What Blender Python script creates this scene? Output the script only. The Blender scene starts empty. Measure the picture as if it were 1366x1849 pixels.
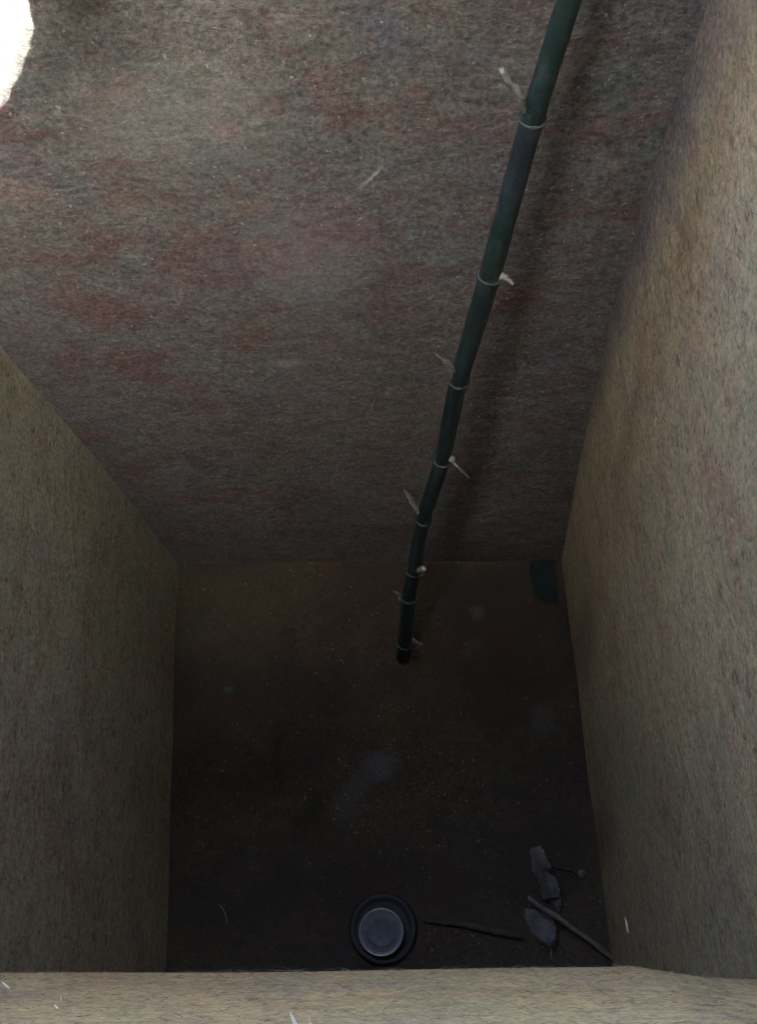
import bpy, bmesh, math, random
import numpy as np
from mathutils import Vector, Matrix
random.seed(7); rng = np.random.default_rng(7)
S = bpy.context.scene
C = S.collection
R_ = math.radians

# ---------------------------------------------------------------- camera
# a phone held just over the front rim, looking steeply down into the box.
# Measured in the photograph (1366 x 1849 px): the vanishing point of the uprights and of the side edges.
CX, CY = 683.0, 924.5
NAD = np.array((875.0, 1706.0)); VAN = np.array((500.0, -3500.0))
n_ = NAD - (CX, CY); v_ = VAN - (CX, CY)
F = math.sqrt(-(n_ @ v_))
dn = np.r_[n_, F]; dn /= np.linalg.norm(dn)
dy = np.r_[v_, F]; dy -= (dy @ dn) * dn; dy /= np.linalg.norm(dy)
up = -dn; dx = np.cross(dy, up)
RM = np.array([dx, dy, up])                    # image axes (right, down, forward) -> world
cam_d = bpy.data.cameras.new('camera'); cam = bpy.data.objects.new('camera', cam_d); C.objects.link(cam)
xr = RM @ (1, 0, 0); yu = RM @ (0, -1, 0); zb = RM @ (0, 0, -1)
cam.matrix_world = Matrix(((xr[0], yu[0], zb[0], 0), (xr[1], yu[1], zb[1], 0), (xr[2], yu[2], zb[2], 0), (0, 0, 0, 1)))
cam_d.sensor_fit = 'VERTICAL'; cam_d.sensor_height = 24.0
cam_d.lens = 24.0 * F / 1849.0
cam_d.clip_start = 0.005; cam_d.clip_end = 500
S.camera = cam

# ---------------------------------------------------------------- world, sun, exposure
SUN = Vector((0.02, -0.60, 0.80)).normalized()  # towards the sun
elev = math.asin(SUN.z); azim = math.atan2(SUN.x, SUN.y)
w = bpy.data.worlds.new('World'); S.world = w; w.use_nodes = True
nt = w.node_tree; bg = nt.nodes['Background']
sky = nt.nodes.new('ShaderNodeTexSky'); sky.sky_type = 'NISHITA'; sky.sun_disc = False
sky.sun_elevation = elev; sky.sun_rotation = azim; sky.dust_density = 4.0; sky.ozone_density = 1.0
nt.links.new(sky.outputs[0], bg.inputs[0]); bg.inputs[1].default_value = 0.12
sl = bpy.data.lights.new('sun', 'SUN'); sl.energy = 3.0; sl.angle = R_(0.5); sl.color = (1.0, 0.93, 0.82)
so = bpy.data.objects.new('sun', sl); C.objects.link(so)
so.rotation_euler = SUN.to_track_quat('Z', 'Y').to_euler()
S.view_settings.view_transform = 'Standard'; S.view_settings.look = 'None'
S.view_settings.gamma = 1.0; S.view_settings.exposure = 5.65
S.cycles.max_bounces = 12; S.cycles.diffuse_bounces = 8

# ---------------------------------------------------------------- helpers
def ray(p): return RM @ np.r_[np.array(p, float) - (CX, CY), F]
def at_z(p, z): r = ray(p); return r * (z / r[2])
def on_plane(p, p0, nrm): r = ray(p); return r * ((p0 @ nrm) / (r @ nrm))

def mpp(p3): return float(np.array(p3) @ RM[:, 2]) / F          # metres per pixel at a point
def link(name, bm, m, parent=None, smooth=False):
    me = bpy.data.meshes.new(name); bm.to_mesh(me); bm.free()
    me.materials.append(m)
    if smooth:
        for p in me.polygons: p.use_smooth = True
    o = bpy.data.objects.new(name, me); C.objects.link(o)
    if parent: o.parent = parent
    return o
def tag(o, label=None, cat=None, group=None, kind=None):
    if label: o['label'] = label
    if cat: o['category'] = cat
    if group: o['group'] = group
    if kind: o['kind'] = kind
    return o
def empty(name, loc=(0, 0, 0)):
    o = bpy.data.objects.new(name, None); C.objects.link(o); o.location = loc
    o.empty_display_size = 0.02
    return o

class NT:
    def __init__(s, name):
        s.m = bpy.data.materials.new(name); s.m.use_nodes = True
        s.t = s.m.node_tree; s.b = s.t.nodes['Principled BSDF']
    def n(s, typ, **kw):
        nd = s.t.nodes.new(typ)
        for k, v in kw.items():
            if k.startswith('i_'): nd.inputs[k[2:].replace('_', ' ')].default_value = v
            else: setattr(nd, k, v)
        return nd
    def l(s, a, b): s.t.links.new(a, b)
    def coord(s, scale=(1, 1, 1), loc=(0, 0, 0)):
        tc = s.n('ShaderNodeTexCoord'); mp = s.n('ShaderNodeMapping')
        mp.inputs['Scale'].default_value = scale; mp.inputs['Location'].default_value = loc
        s.l(tc.outputs['Object'], mp.inputs[0]); return mp.outputs[0]
    def noise(s, co, scale, detail=4, rough=.6, dist=0):
        nd = s.n('ShaderNodeTexNoise'); nd.inputs['Scale'].default_value = scale
        nd.inputs['Detail'].default_value = detail; nd.inputs['Roughness'].default_value = rough
        nd.inputs['Distortion'].default_value = dist
        s.l(co, nd.inputs['Vector']); return nd.outputs['Fac']
    def ramp(s, fac, stops):
        nd = s.n('ShaderNodeValToRGB'); e = nd.color_ramp.elements
        while len(e) < len(stops): e.new(.5)
        for i, (p, c) in enumerate(stops):
            e[i].position = p; e[i].color = (c, c, c, 1) if not hasattr(c, '__len__') else (*c, 1)
        s.l(fac, nd.inputs[0]); return nd.outputs[0]
    def mix(s, fac, a, b, mode='MIX'):
        nd = s.n('ShaderNodeMix', data_type='RGBA', blend_type=mode)
        for v, k in ((fac, 0), (a, 6), (b, 7)):
            if hasattr(v, 'links'): s.l(v, nd.inputs[k])
            elif hasattr(v, '__len__'): nd.inputs[k].default_value = (*v, 1)
            else: nd.inputs[k].default_value = v
        return nd.outputs[2]
    def bump(s, h, strength, dist, nrm=None):
        nd = s.n('ShaderNodeBump'); nd.inputs['Strength'].default_value = strength
        nd.inputs['Distance'].default_value = dist; s.l(h, nd.inputs['Height'])
        if nrm: s.l(nrm, nd.inputs['Normal'])
        return nd.outputs[0]

def wood(name, streak, base, red, green, warm, seed=0, grime=0.0, dark=(.045, .04, .035), fine=1.0):
    """furry, pitted rough-sawn board; streak = object-space scale that stretches the grain"""
    k = NT(name)
    iso = k.coord((1, 1, 1), (seed, seed * .7, seed * .3))
    gr = k.coord(streak, (seed, seed, seed))
    c = k.mix(k.ramp(k.noise(gr, 9, 4, .6, .4), [(.42, 0), (.60, 1)]), base, warm)
    c = k.mix(k.ramp(k.noise(gr, 22, 6, .72, .5), [(.49, 0), (.62, .85)]), c, red)
    c = k.mix(k.ramp(k.noise(iso, 26, 5, .68, .3), [(.50, 0), (.62, .75)]), c, green)
    c = k.mix(k.ramp(k.noise(iso, 17, 5, .6), [(.56, 0), (.68, .5)]), c, tuple(v * .72 for v in base[:2]) + (base[2] * .95,))
    c = k.mix(k.ramp(k.noise(gr, 75, 5, .75, .3), [(.53, 0), (.64, .7)]), c, red)
    g1 = k.noise(gr, 150, 5, .75, .6); g2 = k.noise(iso, 330, 5, .75); g3 = k.noise(gr, 480, 3, .6)
    c = k.mix(fine * .9, c, k.ramp(g1, [(.32, .55), (.50, 1.0), (.70, 1.35)]), 'MULTIPLY')
    c = k.mix(fine, c, k.ramp(g2, [(.32, .50), (.50, 1.0), (.68, 1.5)]), 'MULTIPLY')
    c = k.mix(k.ramp(k.noise(gr, 210, 3, .6, .8), [(.60, 0), (.68, (.30 if seed == 8.7 else .75 * fine))]), c, dark)
    c = k.mix(k.ramp(k.noise(iso, 260, 2, .5), [(.69, 0), (.74, .6)]), c, (.20, .19, .17))
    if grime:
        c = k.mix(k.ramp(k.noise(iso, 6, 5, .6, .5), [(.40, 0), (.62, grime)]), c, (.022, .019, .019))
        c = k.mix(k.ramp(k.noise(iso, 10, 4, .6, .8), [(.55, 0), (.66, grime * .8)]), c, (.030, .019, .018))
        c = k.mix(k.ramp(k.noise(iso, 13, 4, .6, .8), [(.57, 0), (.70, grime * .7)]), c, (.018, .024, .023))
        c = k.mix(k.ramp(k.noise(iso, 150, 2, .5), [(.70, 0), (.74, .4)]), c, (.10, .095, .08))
    k.l(c, k.b.inputs['Base Color'])
    k.b.inputs['Roughness'].default_value = .95; k.b.inputs['Specular IOR Level'].default_value = .1
    b = k.bump(g1, .9, .0015); b = k.bump(g2, 1.0, .0010, b); b = k.bump(g3, .5, .0004, b)
    k.l(b, k.b.inputs['Normal'])
    return k.m
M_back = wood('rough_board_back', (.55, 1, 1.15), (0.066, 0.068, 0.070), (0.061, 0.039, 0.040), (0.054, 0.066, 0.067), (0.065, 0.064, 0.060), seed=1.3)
M_side = wood('rough_board_side', (1, .50, 1), (.30, .25, .155), (.26, .178, .115), (.255, .24, .145), (.32, .26, .155), seed=4.1, fine=.75)
M_right = wood('rough_board_right', (1, .50, 1), (0.233, 0.195, 0.124), (0.203, 0.139, 0.092), (0.198, 0.187, 0.116), (0.245, 0.202, 0.124), seed=5.2, fine=.75)
M_left = wood('rough_board_left', (1, .50, 1), (0.290, 0.294, 0.251), (0.249, 0.207, 0.170), (0.249, 0.281, 0.227), (0.298, 0.294, 0.227), seed=6.3, fine=.75)
M_front = wood('rough_board_front', (.35, 1, 1), (0.328, 0.239, 0.120), (0.281, 0.172, 0.093), (0.295, 0.237, 0.113), (0.348, 0.248, 0.120), seed=8.7, fine=.7)
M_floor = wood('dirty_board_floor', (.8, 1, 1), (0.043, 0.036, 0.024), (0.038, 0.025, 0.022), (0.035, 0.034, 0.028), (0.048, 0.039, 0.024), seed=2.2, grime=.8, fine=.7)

def plain(name, col, rough=.6, spec=.4, var=.25, scale=200, bump=.3, bd=.0004, col2=None, stretch=(1, 1, 1)):
    k = NT(name); co = k.coord(stretch)
    f = k.noise(co, scale, 4, .65)
    c2 = col2 or tuple(x * (1 - var) for x in col)
    c = k.mix(k.ramp(f, [(.38, 0), (.62, 1)]), col, c2)
    f2 = k.noise(co, scale * 6, 3, .6)
    c = k.mix(.6, c, k.ramp(f2, [(.3, .7), (.7, 1.25)]), 'MULTIPLY')
    k.l(c, k.b.inputs['Base Color']); k.b.inputs['Roughness'].default_value = rough
    k.b.inputs['Specular IOR Level'].default_value = spec
    k.l(k.bump(f2, bump, bd), k.b.inputs['Normal'])
    return k.m

# ---------------------------------------------------------------- the box
ZF, ZM, ZT = -1.0, -0.40, -0.20                # floor, measuring level, rim (metres below the lens)
FC = [at_z(p, ZF) for p in ((320, 1017), (1013, 1013), (1106, 1746), (300, 1756))]     # back-left, back-right, front-right, front-left
def back_plane():
    a = FC[0]; e = FC[1] - FC[0]; u = np.array((0.0, .036, ZM - ZF)); n = np.cross(e, u)
    return a, n / np.linalg.norm(n)
BP = back_plane()
def on_back(p): return on_plane(p, *BP)
def curve(pts):                                 # corner curve in space, sorted by height
    q = sorted([tuple(on_back(p)) for p in pts], key=lambda t: t[2]); return np.array(q)
cBL = curve([(320, 1017), (268, 948), (169, 820), (92, 735), (18, 646), (-290, 270)])
cBR = curve([(1013, 1013), (1048, 820), (1106, 560), (1156, 380), (1215, 190), (1280, 0), (1362, -230)])
def at_h(c, z):
    if ZF < z < -.42: return sum((at_h0(c, z + k * .02) for k in (-2, -1, 0, 1, 2)), np.zeros(3)) / 5 if z > ZF + .04 else at_h0(c, z)
    return at_h0(c, z)
def at_h0(c, z):
    if z <= c[-1, 2]: return np.array([np.interp(z, c[:, 2], c[:, k]) for k in range(2)] + [z])
    d = c[-1] - c[-3]; return c[-1] + d * (z - c[-1, 2]) / d[2]
fFR = [FC[2], np.array((.137, -.022, ZM))]; fFL = [FC[3], np.array((-.303, -.002, ZM))]
def lin(c, z): t = (z - ZF) / (ZM - ZF); p = c[0] + (c[1] - c[0]) * t; p[2] = z; return p
# the front board bows inwards at mid-height and leans out above: its foot is hidden behind the bow
_gx = [-200, 0, 300, 700, 1100, 1139, 1217, 1275, 1366, 1600]; _gy = [1757, 1757, 1756, 1752, 1746, 1744, 1757, 1765, 1769, 1775]
_gr = np.array([ray(p) for p in zip(_gx, _gy)]); _gu = -_gr[:, 0] / _gr[:, 2]; _gv = _gr[:, 1] / _gr[:, 2]
def yfront(x, z):
    zb = -.52; q = min(z, zb); y = q * float(np.interp(-x / q, _gu, _gv))
    if z < zb: return y - .007 * math.sin(math.pi * (z - ZF) / (zb - ZF)) ** .7 - .002
    t = z - zb; return y - .085 * t * min(1, .35 + t / .12)
def front(c, z): p = lin(c, z); p[1] = yfront(p[0], z); return p
def corner(i, z): return (lambda: at_h(cBL, z), lambda: at_h(cBR, z), lambda: front(fFR, z), lambda: front(fFL, z))[i]()

box = empty('wooden_box', (0, 0, ZF))
tag(box, 'deep open box of rough furry brown board, seen from above down to its dark floor', 'box')
BL0 = Vector((0, 0, ZF))
def hn(a, b, s): return (math.sin(a * 13.1 + s) * math.sin(b * 9.7 + s * 2.3) + .6 * math.sin(a * 29 + b * 17 + s * 5)) * .5
def panel(name, i, j, out, m, seed, ext=0.0, nu=60, nv=90):
    """inner face from corner curve i to corner curve j, 15 mm thick, ext = run past the corners"""
    bm = bmesh.new(); G = []
    out = Vector(out)
    for b in range(nv + 1):
        z = ZF + (ZT - ZF) * b / nv; A = Vector(corner(i, z)); B = Vector(corner(j, z)); row = []
        d = (B - A).normalized()
        for a in range(nu + 1):
            t = a / nu
            if ext: t = (a - 1) / (nu - 2)
            if ext and a == 0: p = A - d * ext; t = 0
            elif ext and a == nu: p = B + d * ext; t = 1
            else: p = A.lerp(B, t)
            if i == 3: p.y = yfront(min(max(p.x, A.x), B.x), z)
            wv = math.sin(math.pi * t) * .0016 * hn(t * .5, z, seed) * (.4 if i == 3 else 1)
            edge = .0012 * hn(t * 3, seed, 2.1 + seed) if b == nv else 0
            row.append(bm.verts.new(p + out * wv + Vector((0, 0, edge)) - BL0))
        G.append(row)
    O = [[bm.verts.new(v.co + out * .015) for a, v in enumerate(r)] for r in (G[0], G[-1])]
    ctr = bm.faces.new
    for b in range(nv):
        for a in range(nu): ctr((G[b][a], G[b][a + 1], G[b + 1][a + 1], G[b + 1][a]))
    for a in range(nu):
        ctr((O[0][a], O[1][a], O[1][a + 1], O[0][a + 1]))
        ctr((G[-1][a], G[-1][a + 1], O[1][a + 1], O[1][a])); ctr((G[0][a + 1], G[0][a], O[0][a], O[0][a + 1]))
    for a in (0, nu):
        ctr([G[b][a] for b in range(nv + 1)] + [O[1][a], O[0][a]])
    bmesh.ops.recalc_face_normals(bm, faces=bm.faces)
    o = link(name, bm, m, box)
    return o
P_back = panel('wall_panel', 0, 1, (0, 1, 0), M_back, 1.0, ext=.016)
P_front = panel('wall_panel', 3, 2, (0, -1, 0), M_front, 2.0, ext=.016)
P_left = panel('wall_panel', 0, 3, (-1, 0, 0), M_left, 3.0)
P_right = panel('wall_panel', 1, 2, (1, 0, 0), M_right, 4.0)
bm = bmesh.new()
c4 = [FC[0] + (-.016, .016, 0), FC[1] + (.016, .016, 0), FC[2] + (.016, -.016, 0), FC[3] + (-.016, -.016, 0)]
NU = 70
top = [[None] * (NU + 1) for _ in range(NU + 1)]
for a in range(NU + 1):
    for b in range(NU + 1):
        s_, t_ = a / NU, b / NU
        p = Vector(c4[3]).lerp(Vector(c4[2]), s_).lerp(Vector(c4[0]).lerp(Vector(c4[1]), s_), t_)
        inn = 1 if .06 < s_ < .94 and .06 < t_ < .94 else 0
        top[a][b] = bm.verts.new(p - BL0 + Vector((0, 0, inn * .0008 * hn(s_, t_, .7))))
for a in range(NU):
    for b in range(NU): bm.faces.new((top[a][b], top[a + 1][b], top[a + 1][b + 1], top[a][b + 1]))
lo = [bm.verts.new(top[a][b].co - Vector((0, 0, .014))) for a, b in ((0, 0), (NU, 0), (NU, NU), (0, NU))]
bm.faces.new(lo[::-1])
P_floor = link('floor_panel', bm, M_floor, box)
# stains with a shape of their own on the floor board and the back board
def stains_and_shade(m, lst, axes=(0, 1), amp=.9, dim=.2):
    t = m.node_tree; bsdf = t.nodes['Principled BSDF']; src = bsdf.inputs['Base Color'].links[0].from_socket
    tc = t.nodes.new('ShaderNodeTexCoord'); nz = t.nodes.new('ShaderNodeTexNoise'); nz.inputs['Scale'].default_value = 38; nz.inputs['Detail'].default_value = 5
    t.links.new(tc.outputs['Object'], nz.inputs['Vector'])
    nf = t.nodes.new('ShaderNodeTexNoise'); nf.inputs['Scale'].default_value = 300; t.links.new(tc.outputs['Object'], nf.inputs['Vector'])
    ax = t.nodes.new('ShaderNodeVectorMath'); ax.operation = 'MULTIPLY_ADD'; t.links.new(nz.outputs['Color'], ax.inputs[0])
    ax.inputs[1].default_value = (.022,) * 3; t.links.new(tc.outputs['Object'], ax.inputs[2])
    for (c, rx, ry, ang, col, amt) in lst:
        mp = t.nodes.new('ShaderNodeMapping'); mp.vector_type = 'TEXTURE'
        rot = (0, 0, ang) if axes == (0, 1) else (0, ang, 0)
        mp.inputs['Location'].default_value = tuple(Vector(c) + Vector((.011,) * 3)); mp.inputs['Rotation'].default_value = rot
        mp.inputs['Scale'].default_value = (rx, ry, .06) if axes == (0, 1) else (rx, .08, ry) if axes == (0, 2) else (.08, rx, ry)
        if axes == (1, 2): mp.inputs['Rotation'].default_value = (ang, 0, 0)
        t.links.new(ax.outputs[0], mp.inputs[0])
        ln = t.nodes.new('ShaderNodeVectorMath'); ln.operation = 'LENGTH'; t.links.new(mp.outputs[0], ln.inputs[0])
        rp = t.nodes.new('ShaderNodeMapRange'); rp.inputs[1].default_value = 1.0; rp.inputs[2].default_value = .35
        rp.inputs[3].default_value = 0; rp.inputs[4].default_value = amt * amp; t.links.new(ln.outputs['Value'], rp.inputs[0])
        mu = t.nodes.new('ShaderNodeMath'); mu.operation = 'MULTIPLY'; t.links.new(rp.outputs[0], mu.inputs[0]); t.links.new(nf.outputs['Fac'], mu.inputs[1])
        mx = t.nodes.new('ShaderNodeMix'); mx.data_type = 'RGBA'
        t.links.new(mu.outputs[0], mx.inputs[0]); t.links.new(src, mx.inputs[6]); mx.inputs[7].default_value = (*(c_ * dim for c_ in col), 1)
        src = mx.outputs[2]
    t.links.new(src, bsdf.inputs['Base Color'])
def fl(px, py): return at_z((px, py), ZF) - np.array((0, 0, ZF))
def bk(px, py): return on_back((px, py)) - np.array((0, 0, ZF))
MP = 1 / 1900.0
stains_and_shade(M_floor, [(fl(690, 1385), .022, .016, .3, (.34, .38, .46), 1.3), (fl(640, 1430), .018, .034, -.65, (.28, .33, .40), .9),
                 (fl(862, 1105), .012, .010, 0, (.50, .52, .55), .85), (fl(850, 1172), .016, .010, .5, (.36, .38, .40), .5),
                 (fl(560, 1470), .012, .036, -.6, (.03, .05, .045), .8), (fl(500, 1370), .007, .05, 0, (.05, .04, .04), .7),
                 (fl(412, 1243), .010, .009, 0, (.20, .30, .27), .8), (fl(980, 1300), .016, .018, 0, (.34, .38, .40), .55),
                 (fl(600, 1250), .04, .035, .4, (.06, .075, .075), .6), (fl(860, 1230), .07, .05, .2, (.10, .08, .08), .5),
                 (fl(360, 1640), .05, .02, .2, (.10, .14, .14), .6), (fl(405, 1130), .06, .07, 0, (.36, .36, .27), .40)])
stains_and_shade(M_back, dim=.5, lst=[(bk(670, 322), .0018, .014, .62, (.62, .62, .66), .95), (bk(515, 655), .014, .009, 0, (.42, .46, .50), .55),
                (bk(560, 470), .05, .06, 0, (.40, .41, .44), .35), (bk(300, 210), .08, .05, 0, (.36, .39, .35), .4),
                (bk(410, 235), .014, .010, 0, (.30, .15, .14), .35), (bk(450, 375), .022, .010, 0, (.27, .14, .10), .35),
                (bk(210, 360), .024, .011, 0, (.26, .15, .11), .35), (bk(30, 350), .03, .012, 0, (.28, .15, .11), .35),
                (bk(930, 720), .02, .003, .3, (.40, .44, .46), .5)], axes=(0, 2))

def rt(px, py): return on_plane((px, py), *RP0) - np.array((0, 0, ZF))
RPn = np.cross(FC[2] - FC[1], fFR[1] - FC[2]); RP0 = (FC[2], RPn / np.linalg.norm(RPn))
stains_and_shade(M_right, [(rt(1165, 400), .060, .34, .06, (.070, .070, .085), 1.15), (rt(1075, 700), .05, .36, 0, (.075, .07, .08), 1.05),  # back-corner shade painted into the board along with real dark streaks
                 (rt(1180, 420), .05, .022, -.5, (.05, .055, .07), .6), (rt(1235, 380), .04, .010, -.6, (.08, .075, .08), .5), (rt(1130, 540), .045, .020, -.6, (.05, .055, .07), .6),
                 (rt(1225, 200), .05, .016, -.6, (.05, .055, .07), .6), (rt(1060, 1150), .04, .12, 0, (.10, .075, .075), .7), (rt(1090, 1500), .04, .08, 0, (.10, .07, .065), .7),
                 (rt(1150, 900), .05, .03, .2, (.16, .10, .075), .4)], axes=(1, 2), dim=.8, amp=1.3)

# loose wood fluff standing off the boards: nobody could count it
M_fibre = plain('pale_wood_fibre', (.155, .145, .125), .8, .2, .4, 60)
M_fibre_d = plain('brown_wood_fibre', (.07, .052, .044), .8, .2, .4, 60)
def fluff(parent, i, j, inward, count, seed, m, zlo=ZF + .01, zhi=ZT - .01, lmin=.0015, lmax=.006, wid=.00013):
    r = random.Random(seed); V = []; Fc = []; inward = Vector(inward)
    for _ in range(count):
        z = r.uniform(zlo, zhi); A = Vector(corner(i, z)); B = Vector(corner(j, z)); t = r.uniform(.01, .99)
        p = A.lerp(B, t)
        if i == 3: p.y = yfront(p.x, z)
        p = p - BL0; g = (B - A).normalized() * r.choice((-1, 1))
        d = (g + Vector((0, 0, r.gauss(0, .33)))).normalized()
        L = r.uniform(lmin, lmax) * (1.8 if r.random() < .05 else 1); lift = r.uniform(.05, .45) * L * .6; w_ = wid * r.uniform(.6, 1.5)
        side = d.cross(inward).normalized(); b0 = len(V); cv = r.uniform(-.25, .25)
        for k, tt in enumerate((0, .35, .7, 1)):
            q = p + d * (L * tt) + side * (cv * L * tt * tt) + inward * (lift * math.sin(tt * 2.0) + .0003); ww = w_ * (1 - tt * .8)
            V += [q + side * ww, q - side * ww, q + inward * ww]
        for k in range(3):
            for e in range(3):
                a_, b_ = b0 + 3 * k + e, b0 + 3 * k + (e + 1) % 3
                Fc.append((a_, b_, b_ + 3, a_ + 3))
    me = bpy.data.meshes.new('wood_fluff'); me.from_pydata([tuple(v) for v in V], [], Fc); me.materials.append(m); me.update()
    o = bpy.data.objects.new('wood_fluff', me); C.objects.link(o); o.parent = parent; o['kind'] = 'stuff'
for k, (m, n) in enumerate(((M_fibre, .55), (M_fibre_d, .6))):
    fluff(P_back, 0, 1, (0, -1, 0), int(9000 * n), 11 + k, m)
    fluff(P_left, 0, 3, (1, 0, 0), int(6500 * n), 21 + k, m)
    fluff(P_right, 1, 2, (-1, 0, 0), int(8000 * n), 31 + k, m)
    fluff(P_front, 3, 2, (0, 1, 0), int(7000 * n), 41 + k, m, zlo=ZF + .3)

def tube(bm, pts, rad, seg=10, cap=True):
    """round tube along pts with a radius per point"""
    P = [Vector(p) for p in pts]; rings = []; prev = None
    for k, p in enumerate(P):
        d = (P[min(k + 1, len(P) - 1)] - P[max(k - 1, 0)]).normalized()
        if prev is None: u = d.orthogonal().normalized()
        else: u = (prev - d * prev.dot(d)).normalized()
        prev = u; v = d.cross(u)
        rr = rad[k] if hasattr(rad, '__len__') else rad
        rings.append([bm.verts.new(p + (u * math.cos(a) + v * math.sin(a)) * rr) for a in (2 * math.pi * q / seg for q in range(seg))])
    for a, b in zip(rings, rings[1:]):
        for q in range(seg): bm.faces.new((a[q], a[(q + 1) % seg], b[(q + 1) % seg], b[q]))
    if cap: bm.faces.new(rings[0][::-1]); bm.faces.new(rings[-1])
    return rings
def smooth(ctrl, n):
    """Catmull-Rom through tuples of any length"""
    A = np.array(ctrl, float); A = np.vstack([2 * A[0] - A[1], A, 2 * A[-1] - A[-2]]); out = []
    for k in range(1, len(A) - 2):
        for q in range(n):
            t = q / n; p0, p1, p2, p3 = A[k - 1:k + 3]
            out.append(.5 * (2 * p1 + (p2 - p0) * t + (2 * p0 - 5 * p1 + 4 * p2 - p3) * t * t + (3 * p1 - p0 - 3 * p2 + p3) * t ** 3))
    out.append(A[-2]); return out

# pale splinters torn up from the front and right boards
M_splinter = plain('fresh_pale_splinter', (.66, .64, .54), .6, .3, .15, 300)
RPn = np.cross(FC[2] - FC[1], fFR[1] - FC[2]); RP = (FC[2], RPn / np.linalg.norm(RPn))
def hit_front(p):
    r = ray(p); lo, hi = .15, .95                # march down the ray to the bowed board
    for k in range(900):
        z = -(.10 + k * .001); q = r * (z / r[2])
        if q[1] <= yfront(q[0], z) + .0002: return Vector(q)
    return Vector(q)
def splinter(parent, where, inward, a, b, wpx, bend=0):
    if where == 'front':
        A = hit_front(a); px = mpp(A); r_ = RM[:, 0]
        B = Vector(at_z(b, A.z + .001)); inward = Vector(inward); k = (b[1] - a[1])
        B = A + Vector(RM @ np.array((b[0] - a[0], b[1] - a[1], 0.))) * px
    else:
        A = Vector(on_plane(a, *where)); B = Vector(on_plane(b, *where)); px = mpp(A); inward = Vector(inward)
    base = A - BL0; d = B - A; sd = d.cross(inward).normalized(); L = d.length; bm = bmesh.new()
    pts = [base + d * t + inward * (.0006 + (.1 * L * t * t if where != 'front' else 0)) + sd * (bend * L * t * (1 - t)) for t in (0, .2, .4, .6, .8, 1)]
    tube(bm, pts, [wpx * px * .5 * k for k in (.55, 1, .9, .75, .5, .12)], 5); return link('splinter', bm, M_splinter, parent)
splinter(P_front, 'front', (0, 1, 0), (537, 1862), (524, 1831), 9, .1)
splinter(P_front, 'front', (0, 1, 0), (562, 1864), (558, 1838), 3.5)
splinter(P_front, 'front', (0, 1, 0), (18, 1789), (3, 1775), 4, -.5)
splinter(P_front, 'front', (0, 1, 0), (105, 1825), (98, 1817), 3.5)
splinter(P_front, 'front', (0, 1, 0), (110, 1811), (110, 1799), 2)
splinter(P_right, RP, (-1, 0, 0), (1135, 1684), (1131, 1655), 5)
splinter(P_right, RP, (-1, 0, 0), (1314, 313), (1312, 309), 4)

# ---------------------------------------------------------------- the green cane
M_cane = NT('green_bamboo_skin'); co = M_cane.coord()
cc = M_cane.mix(M_cane.ramp(M_cane.noise(co, 17, 3, .6), [(.42, 0), (.58, 1)]), (.003, .011, .009), (.005, .010, .013))
cc = M_cane.mix(M_cane.ramp(M_cane.noise(co, 70, 5, .7, .8), [(.46, 0), (.64, .75)]), cc, (.020, .030, .034))
cc = M_cane.mix(M_cane.ramp(M_cane.noise(co, 260, 3, .6), [(.62, 0), (.72, .4)]), cc, (.055, .065, .062))
M_cane.l(cc, M_cane.b.inputs['Base Color']); M_cane.b.inputs['Roughness'].default_value = .5
M_cane.b.inputs['Specular IOR Level'].default_value = .22
M_cane.l(M_cane.bump(M_cane.noise(co, 160, 4, .6), .3, .0004), M_cane.b.inputs['Normal']); M_cane = M_cane.m
M_stub = plain('pale_papery_branch', (.17, .19, .17), .6, .3, .35, 220)
M_ring = plain('pale_node_scar', (.030, .040, .035), .6, .3, .4, 260)
Pb = at_z((727, 1188), ZF + .007)
topr = ray((1027, 0)); Pt = topr * (.352 / topr[1])
cn = np.cross(Pt - Pb, np.array((1.0, 0, 0))); cn /= np.linalg.norm(cn)
def on_cane(p): return on_plane(p, Pb, cn)
axis = [(727, 1188, 27), (731, 1160, 26.5), (738, 1080, 26), (747, 1030, 26), (764, 937, 27), (798, 830, 30), (828, 688, 35), (884, 497, 42), (960, 216, 45), (1027, 0, 47), (1092, -205, 49), (1150, -390, 51)]
cane = empty('bamboo_cane', tuple(Pb))
tag(cane, 'dark green bamboo cane leaning up from the floor, short pale branch stubs at its joints', 'cane')
CB = Vector(Pb)
def c3(px, py): return Vector(on_cane((px, py)))
pts, rads = [], []
nodes = [1160, 1078, 1030, 937, 830, 688, 497, 216, -190]
for (x, y, w_) in smooth(axis, 10):
    p = c3(x, y); pts.append(p - CB); r = .95 * w_ * mpp(p) / 2
    pts[-1] = p - CB; k = min(abs(y - q) for q in nodes)
    rads.append(r * (1 + .07 * math.exp(-(k / 7) ** 2)))
bm = bmesh.new(); tube(bm, pts, rads, 28); culm = link('culm', bm, M_cane, cane, True)
def axis_at(y):
    A = sorted(axis, key=lambda t: t[1]); ys = [a[1] for a in A]
    return np.interp(y, ys, [a[0] for a in A]), np.interp(y, ys, [a[2] for a in A])
cdir = Vector(Pt - Pb).normalized()
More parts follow.
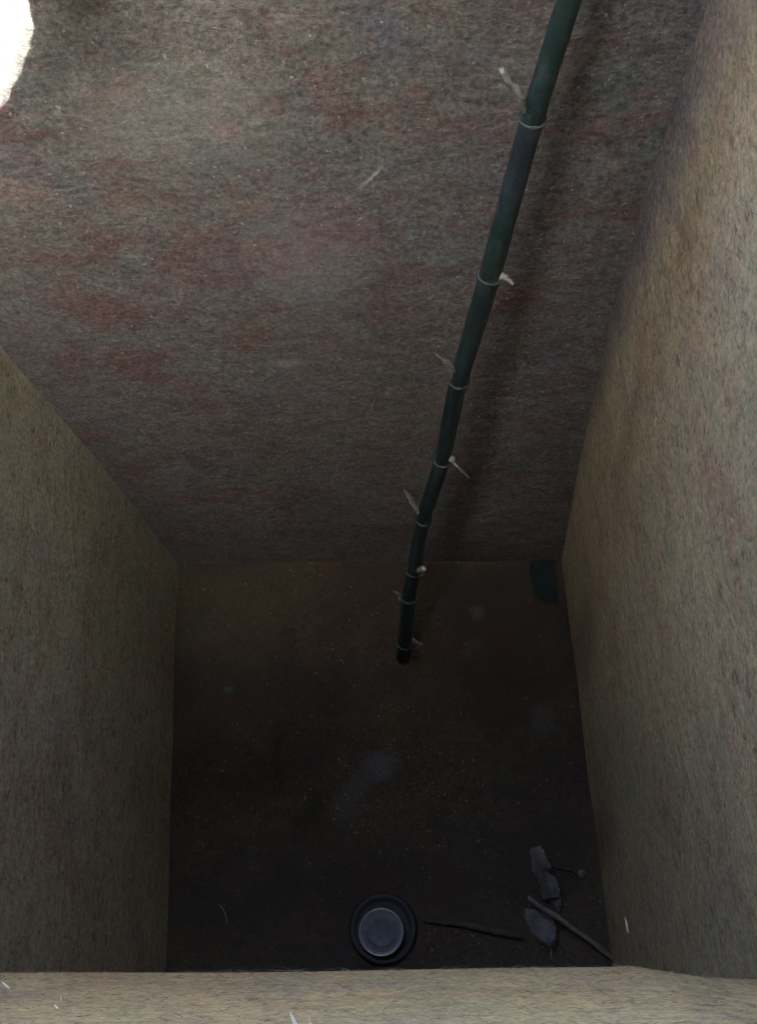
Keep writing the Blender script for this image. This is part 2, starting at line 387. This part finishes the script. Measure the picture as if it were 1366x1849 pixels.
def node_ring(y, s=1.0):
    x, w_ = axis_at(y); p = c3(x, y); r = .95 * w_ * mpp(p) / 2
    xx, _ = axis_at(y - 8); d = (c3(xx, y - 8) - p).normalized(); u = d.orthogonal().normalized(); v = d.cross(u); bm = bmesh.new()
    prof = [(-.0006, 1.0), (-.0002, 1.17), (.0004, 1.25), (.0006, 1.24), (.0003, 1.14), (.0008, 1.06), (.0016, 1.0)]
    rr = random.Random(int(y)); rings = []
    for (h, q) in prof:
        rings.append([bm.verts.new(p - CB + d * (h * s + .0005 * math.sin(a + y)) + (u * math.cos(a) + v * math.sin(a)) * r * (q if q == 1 else q + .035 * math.sin(3 * a + y) + .02 * math.sin(7 * a + 2 * y))) for a in (2 * math.pi * e / 28 for e in range(28))])
    for a, b in zip(rings, rings[1:]):
        for e in range(28): bm.faces.new((a[e], a[(e + 1) % 28], b[(e + 1) % 28], b[e]))
    return link('node_ring', bm, M_ring, cane, True)
for y in nodes: node_ring(y)
def stub(path, widths, toward=0.0):
    """cut side branch: image path from its root on the cane to its tip; toward = metres nearer the lens at the tip"""
    bm = bmesh.new(); n = len(path); P = []; W = []
    for k, (x, y) in enumerate(path):
        p = c3(x, y); t = k / (n - 1); p = p * (1 - toward * t / p.length); P.append(p - CB); W.append(1.2 * widths[k] * mpp(p) / 2)
    Q = smooth([(*P[k], W[k]) for k in range(n)], 5)
    tube(bm, [q[:3] for q in Q], [q[3] * random.uniform(.72, 1.15) for q in Q], 9)
    for v in bm.verts: v.co += Vector((random.gauss(0, 1), random.gauss(0, 1), random.gauss(0, 1))) * .00026
    return link('branch_stub', bm, M_stub, cane, True)
stub([(950, 210), (944, 190), (938, 172), (921, 152), (904, 126)], [6, 10, 14, 11, 9], .02)
stub([(884, 506), (893, 505), (904, 497), (914, 502), (925, 513)], [6, 11, 12, 9, 5], .01)
stub([(817, 686), (816, 674), (813, 662), (803, 650), (786, 638)], [5, 9, 11, 7, 3], .015)
stub([(790, 833), (800, 832), (812, 827), (822, 838), (845, 862)], [5, 8, 11, 6, 4], .01)
stub([(757, 934), (753, 922), (748, 910), (740, 898), (730, 884)], [4, 6, 11, 9, 4], .012)
stub([(750, 1032), (757, 1029), (765, 1026)], [6, 11, 8], .02)
stub([(732, 1084), (722, 1082), (721, 1074), (712, 1068)], [5, 5, 4, 3], .01)
stub([(736, 1157), (744, 1155), (752, 1160), (762, 1163)], [6, 9, 5, 3], .01)

# ---------------------------------------------------------------- the plug on the floor
M_plug = plain('black_plastic', (.004, .005, .007), .6, .3, .3, 150, .2, .0002)
M_cap = plain('dusty_dark_cap', (.040, .048, .064), .62, .4, .35, 170, .25, .00025)
pc = at_z((692, 1677), ZF); pm = mpp(pc)
plug = empty('drain_plug', (pc[0], pc[1], ZF + .0005)); tag(plug, 'round black plug with a shiny raised disc, low in the floor by the front board', 'plug')
def lathe(name, prof, m, parent, off=(0, 0, 0), seg=64):
    bm = bmesh.new(); rings = []
    for r, h in prof:
        if r < 1e-6: rings.append([bm.verts.new((off[0], off[1], off[2] + h))] * seg)
        else: rings.append([bm.verts.new((off[0] + r * math.cos(a), off[1] + r * math.sin(a), off[2] + h)) for a in (2 * math.pi * q / seg for q in range(seg))])
    for a, b in zip(rings, rings[1:]):
        for q in range(seg):
            f = [a[q], a[(q + 1) % seg], b[(q + 1) % seg], b[q]]; f = list(dict.fromkeys(f))
            if len(f) > 2: bm.faces.new(f)
    return link(name, bm, m, parent, True)
R0 = 61 * pm
lathe('flange', [(R0, 0), (R0, .003), (R0 * .96, .0042), (R0 * .86, .0042), (R0 * .80, .003), (R0 * .72, .0026), (0, .0026)], M_plug, plug)
R1 = 39 * pm
lathe('cap_disc', [(R1 * .86, .0101), (R1 * .62, .0100), (R1 * .60, .0103), (R1 * .57, .0100), (0, .0099)], M_cap, plug, (-.001, -.0028, .0026))
lathe('cap_rim', [(R1 * .85, .0096), (R1 * .86, .0101), (R1 * .93, .0108), (R1 * .98, .0116), (R1 * 1.01, .0115), (R1 * 1.03, .0108), (R1 * 1.02, 0)], plain('glossy_cap_rim', (.12, .13, .15), .2, 1.0, .2, 150, .1, .0001), plug, (-.001, -.0028, .0026))

# ---------------------------------------------------------------- litter on the floor
M_leaf = NT('withered_leaf'); co = M_leaf.coord()
lc = M_leaf.mix(M_leaf.ramp(M_leaf.noise(co, 60, 4, .6), [(.4, 0), (.6, 1)]), (.15, .145, .145), (.10, .10, .105))
lc = M_leaf.mix(M_leaf.ramp(M_leaf.noise(co, 300, 4, .6), [(.5, 0), (.7, .5)]), lc, (.04, .04, .04))
M_leaf.l(lc, M_leaf.b.inputs['Base Color']); M_leaf.b.inputs['Roughness'].default_value = .6
M_leaf.l(M_leaf.bump(M_leaf.noise(co, 220, 4, .6), .6, .0006), M_leaf.b.inputs['Normal']); M_leaf = M_leaf.m
lp = Vector(at_z((985, 1630), ZF)); leaf = empty('dry_leaf', tuple(lp)); tag(leaf, 'curled grey withered leaf on the floor near the front right corner', 'leaf')
def leaf_piece(rows, name='leaf_blade'):
    """rows: left edge px, right edge px, heights (left, mid, right) in metres"""
    R2 = smooth([(*a, *b, *h) for a, b, h in rows], 4); bm = bmesh.new(); G = []
    for q, r in enumerate(R2):
        row = []
        for e in range(9):
            t = e / 8; jx, jy = (random.uniform(-1.6, 1.6), random.uniform(-1.5, 1.5)) if e in (0, 8) else (0, 0); hgt = np.interp(t, (0, .5, 1), r[4:7]) + .0005 * math.sin(q * 1.3 + e * 2.1)
            p = at_z((r[0] + (r[2] - r[0]) * t + jx, r[1] + (r[3] - r[1]) * t + jy), ZF + max(.0006, hgt)); row.append(bm.verts.new(Vector(p) - lp))
        G.append(row)
    for a, b in zip(G, G[1:]):
        for e in range(8): bm.faces.new((a[e], a[e + 1], b[e + 1], b[e]))
    r_ = bmesh.ops.solidify(bm, geom=bm.faces[:], thickness=.0004)
    return link(name, bm, M_leaf, leaf)
leaf_piece([((955, 1534), (976, 1526), (.004, .010, .012)), ((958, 1552), (985, 1545), (.004, .012, .012)), ((962, 1574), (995, 1566), (.003, .011, .008)), ((966, 1584), (982, 1578), (.003, .006, .004))])
leaf_piece([((968, 1580), (988, 1574), (.004, .012, .010)), ((972, 1592), (1003, 1588), (.004, .016, .014)), ((976, 1608), (1009, 1606), (.004, .017, .016)), ((977, 1624), (1011, 1620), (.003, .014, .012))])
leaf_piece([((990, 1625), (1012, 1621), (.002, .006, .009)), ((998, 1634), (1013, 1633), (.002, .007, .010)), ((1005, 1646), (1011, 1646), (.002, .004, .004))])
leaf_piece([((948, 1640), (988, 1646), (.006, .005, .003)), ((946, 1656), (998, 1660), (.008, .004, .006)), ((955, 1674), (1003, 1676), (.010, .005, .008)), ((962, 1688), (1004, 1690), (.012, .010, .009)), ((974, 1700), (1003, 1704), (.008, .012, .008)), ((990, 1712), (1000, 1716), (.004, .006, .004))])
bm = bmesh.new(); tube(bm, [Vector(at_z(p, ZF + h)) - lp for p, h in (((997, 1708), .005), ((994, 1722), .003), ((996, 1732), .002))], [.0012, .0008, .0005], 6); link('leaf_stalk', bm, M_leaf, leaf)

M_twig = plain('dry_twig_bark', (.14, .115, .11), .7, .3, .45, 120, .6, .0006)
M_twig_d = plain('dark_twig_bark', (.05, .038, .035), .8, .2, .45, 120, .6, .0006)
def twig(name, ctrl, label, cat, m, seg=8, jit=.0002):
    base = Vector(at_z(ctrl[0][:2], ZF + ctrl[0][2])); bm = bmesh.new()
    C3 = [(*(Vector(at_z((x, y), ZF + h)) - base), w_ * mpp(at_z((x, y), ZF + h)) / 2) for x, y, h, w_ in ctrl]
    Q = smooth(C3, 5); tube(bm, [q[:3] for q in Q], [q[3] for q in Q], seg)
    for v in bm.verts: v.co += Vector((random.gauss(0, jit), random.gauss(0, jit), random.gauss(0, jit)))
    o = link(name, bm, m, None, True); o.location = base; tag(o, label, cat); return o
twig('twig', [(953, 1620, .020, 7), (975, 1637, .020, 9), (1005, 1655, .018, 9), (1030, 1674, .015, 9), (1060, 1695, .012, 9), (1085, 1714, .007, 11), (1106, 1733, .003, 6)], 'straight brown twig lying slantwise across the withered leaf', 'twig', M_twig)
twig('twig', [(765, 1664, .004, 4), (820, 1668, .005, 7), (860, 1674, .005, 10), (900, 1683, .005, 12), (942, 1692, .004, 9)], 'dark flat stalk lying between the round plug and the leaf', 'twig', M_twig_d)
twig('curled_fibre', [(396, 1634, .001, 2), (403, 1643, .003, 3), (408, 1655, .003, 3), (411, 1667, .001, 2)], 'thin pale curved fibre on the floor at the left', 'fibre', M_fibre, 5, .00005)

twig('twig', [(940, 1650, .001, 3), (962, 1668, .002, 4), (975, 1700, .001, 4), (972, 1726, .001, 2)], 'thin dark crooked stem lying beneath the withered leaf', 'twig', M_twig_d)
twig('twig', [(985, 1560, .001, 3), (1010, 1568, .004, 4), (1032, 1572, .003, 4), (1046, 1586, .001, 2)], 'short dark stem between the leaf tip and the pebble', 'twig', M_twig_d)
M_stone = plain('pinkish_grit', (.13, .09, .09), .8, .3, .3, 200, .8, .0006)
def chip(name, px, py, size, m, label=None, cat=None, seed=1, flat=.6):
    r = random.Random(seed); bm = bmesh.new(); bmesh.ops.create_icosphere(bm, subdivisions=2, radius=size)
    for v in bm.verts: v.co = Vector((v.co.x * (1 + r.uniform(-.25, .25)), v.co.y * (1 + r.uniform(-.25, .25)), v.co.z * flat * (1 + r.uniform(-.2, .2))))
    o = link(name, bm, m, None, True); p = at_z((px, py), ZF + size * flat * .8); o.location = p
    if label: tag(o, label, cat)
    return o
chip('pebble', 1049, 1577, .0037, M_stone, 'tiny pinkish pebble on the floor beside the right board', 'pebble', 3, .9)
chip('wood_chip', 412, 1246, .0040, plain('greenish_chip', (.04, .08, .06), .8, .3), 'small greenish chip on the left of the floor', 'chip', 5, .4)
# dark strip added for the dark slot in the back right floor corner
M_strip = plain('dark_teal_strip', (.009, .016, .017), .95, .1, .3, 90)
a = Vector(at_z((1001, 1008), ZF)); b = Vector(at_z((1012, 1088), ZF)); bm = bmesh.new(); d = (b - a); sd = Vector((-1, 0, 0))
V = []
for t, h, wd in ((0, .002, .014), (.06, .005, .022), (.3, .006, .024), (.8, .005, .022), (1, .002, .012)):
    p = d * t; V.append([bm.verts.new(p + Vector((0, 0, .0005))), bm.verts.new(p + Vector((0, 0, h))), bm.verts.new(p + sd * wd * .5 + Vector((0, 0, h * .9))), bm.verts.new(p + sd * wd + Vector((0, 0, .0005)))])
for p, q in zip(V, V[1:]):
    for e in range(4): bm.faces.new((p[e], p[(e + 1) % 4], q[(e + 1) % 4], q[e]))
bm.faces.new(V[0][::-1]); bm.faces.new(V[-1])
bmesh.ops.recalc_face_normals(bm, faces=bm.faces)
o = link('dark_strip', bm, M_strip); o.location = a + Vector((-.003, 0, 0)); tag(o, 'added dark strip in the back right corner of the floor', 'strip')

# crumbs and dust grains, uncountable
def crumbs(name, m, count, seed, smin, smax, label):
    r = random.Random(seed); V = []; Fc = []
    for _ in range(count):
        if r.random() < .35: s_, t_ = r.uniform(.02, .35), r.uniform(.5, .98)
        elif r.random() < .4: s_, t_ = r.random(), abs(r.gauss(0, .12)) % 1
        else: s_, t_ = r.uniform(.01, .99), r.uniform(.01, .99)
        p = Vector(FC[3]).lerp(Vector(FC[2]), s_).lerp(Vector(FC[0]).lerp(Vector(FC[1]), s_), t_)
        q = r.uniform(smin, smax) * (1 if r.random() < .93 else 1.9); b0 = len(V); a0 = r.uniform(0, 6.28); el = r.uniform(1, 2.6)
        for k in range(4):
            a = a0 + k * 1.57 + r.uniform(-.4, .4); rr = q * (el if k % 2 else 1) * r.uniform(.6, 1)
            V.append((p.x + rr * math.cos(a), p.y + rr * math.sin(a), ZF + .0011))
        V.append((p.x, p.y, ZF + .0013 + q * r.uniform(.5, 1.1)))
        Fc += [(b0 + k, b0 + (k + 1) % 4, b0 + 4) for k in range(4)]
    me = bpy.data.meshes.new(name); me.from_pydata(V, [], Fc); me.materials.append(m); me.update()
    o = bpy.data.objects.new(name, me); C.objects.link(o); tag(o, label, 'debris', None, 'stuff')
crumbs('wood_crumbs', plain('pale_crumb', (.07, .065, .05), .85, .2, .4, 80), 260, 5, .0002, .0006, 'pale crumbs and dust grains scattered over the box floor')
crumbs('dirt_crumbs', plain('dark_crumb', (.055, .05, .045), .9, .2, .4, 80), 300, 6, .0003, .0008, 'dark crumbs of dirt scattered over the box floor')

# ---------------------------------------------------------------- outside the box
M_soil = plain('trodden_soil', (.20, .16, .11), .95, .1, .35, 3, .8, .02)
bm = bmesh.new(); bmesh.ops.create_grid(bm, x_segments=2, y_segments=2, size=60)
g = link('ground', bm, M_soil); g.location = (0, 0, ZF - .016); g['kind'] = 'structure'
# added light blockers outside the view: a slat, three boards and an overhead sheet;
# between them the sun reaches only the left end of the back board
def slab(name, poly, thick, m, label, cat):
    """flat board, poly = corner points of its lower face"""
    P = [Vector(p) for p in poly]; base = sum(P, Vector()) / len(P); bm = bmesh.new()
    n = Vector()
    for a, b in zip(P, P[1:] + P[:1]): n += (a - base).cross(b - base)
    n.normalize(); n = n if n.z > 0 else -n
    f0 = [bm.verts.new(p - base) for p in P]; f1 = [bm.verts.new(p - base + n * thick) for p in P]
    bm.faces.new(f0); bm.faces.new(f1[::-1])
    for k in range(len(P)): bm.faces.new((f0[k], f1[k], f1[(k + 1) % len(P)], f0[(k + 1) % len(P)]))
    bmesh.ops.recalc_face_normals(bm, faces=bm.faces)
    o = link(name, bm, m); o.location = base; tag(o, label, cat)
def sun_to(p, p0, n):
    q = Vector(on_back(p)); return q + SUN * ((Vector(p0) - q).dot(n) / SUN.dot(n))
edge = [(30, -150), (50, -60), (49, -18), (53, 2), (57, 16), (58, 30), (62, 46), (66, 58), (61, 72), (57, 92), (47, 116), (41, 138), (33, 150), (23, 165), (18, 186), (3, 200), (-6, 214), (-40, 268)]
E2 = [sun_to(p, (0, 0, ZT + .003), Vector((0, 0, 1))) for p in edge]
print('lid edge', [tuple(round(c, 3) for c in p) for p in E2])
yl = E2[-1].y
slab('added_shade_slat', [(E2[0].x, .46, ZT + .003)] + E2 + [(E2[-1].x + .03, yl + .01, ZT + .003), (E2[2].x + .045, .33, ZT + .003), (E2[2].x + .05, .46, ZT + .003)], .003, M_front, 'unseen slat added over the back rim to trim the sun patch', 'slat')
LP = Vector((.27, 0, ZT)); LD = Vector((-.40, 0, .92)).normalized(); LN = Vector((LD.z, 0, -LD.x))
def lean(y, z): return Vector((LP.x + LD.x / LD.z * (z - LP.z), y, z))
slab('added_shade_board_right', [lean(-.7, .45), lean(.75, .45), lean(.75, ZF - .016), lean(-.7, ZF - .016)], .012, M_front, 'unseen board added over the right side to block skylight', 'board')
UP = Vector((0, -.30, 0)); e0 = sun_to((168, -80), UP, Vector((0, 1, 0))); e1 = sun_to((8, 262), UP, Vector((0, 1, 0)))
print('E', e0, e1)
def ue(z): return (e0.x + (e1.x - e0.x) * (z - e0.z) / (e1.z - e0.z), -.30, z)
slab('added_shade_board_front', [ue(.95), ue(-.15), (ue(-.15)[0], -.30, ZF - .016), (.6, -.30, ZF - .016), (.6, -.30, .95)], .012, M_front, 'unseen board added behind the front to block the sun', 'board')
slab('added_shade_board_left', [(-.355, -.285, ZF - .016), (-.355, .40, ZF - .016), (-.39, .40, .90), (-.39, -.285, .90)], .012, plain('dark_shade_board', (.05, .045, .04), .8, .2), 'unseen dark board added on the left side to block skylight', 'board')
slab('added_shade_sheet', [(-1.2, -.60, 2.0), (.85, -.60, 2.0), (.85, .75, 2.1), (-1.2, .75, 2.1)], .004, plain('dark_shade_sheet', (.03, .05, .035), .8, .2, .2, 30), 'unseen dark sheet added high over the box to block skylight', 'added_shade_sheet')
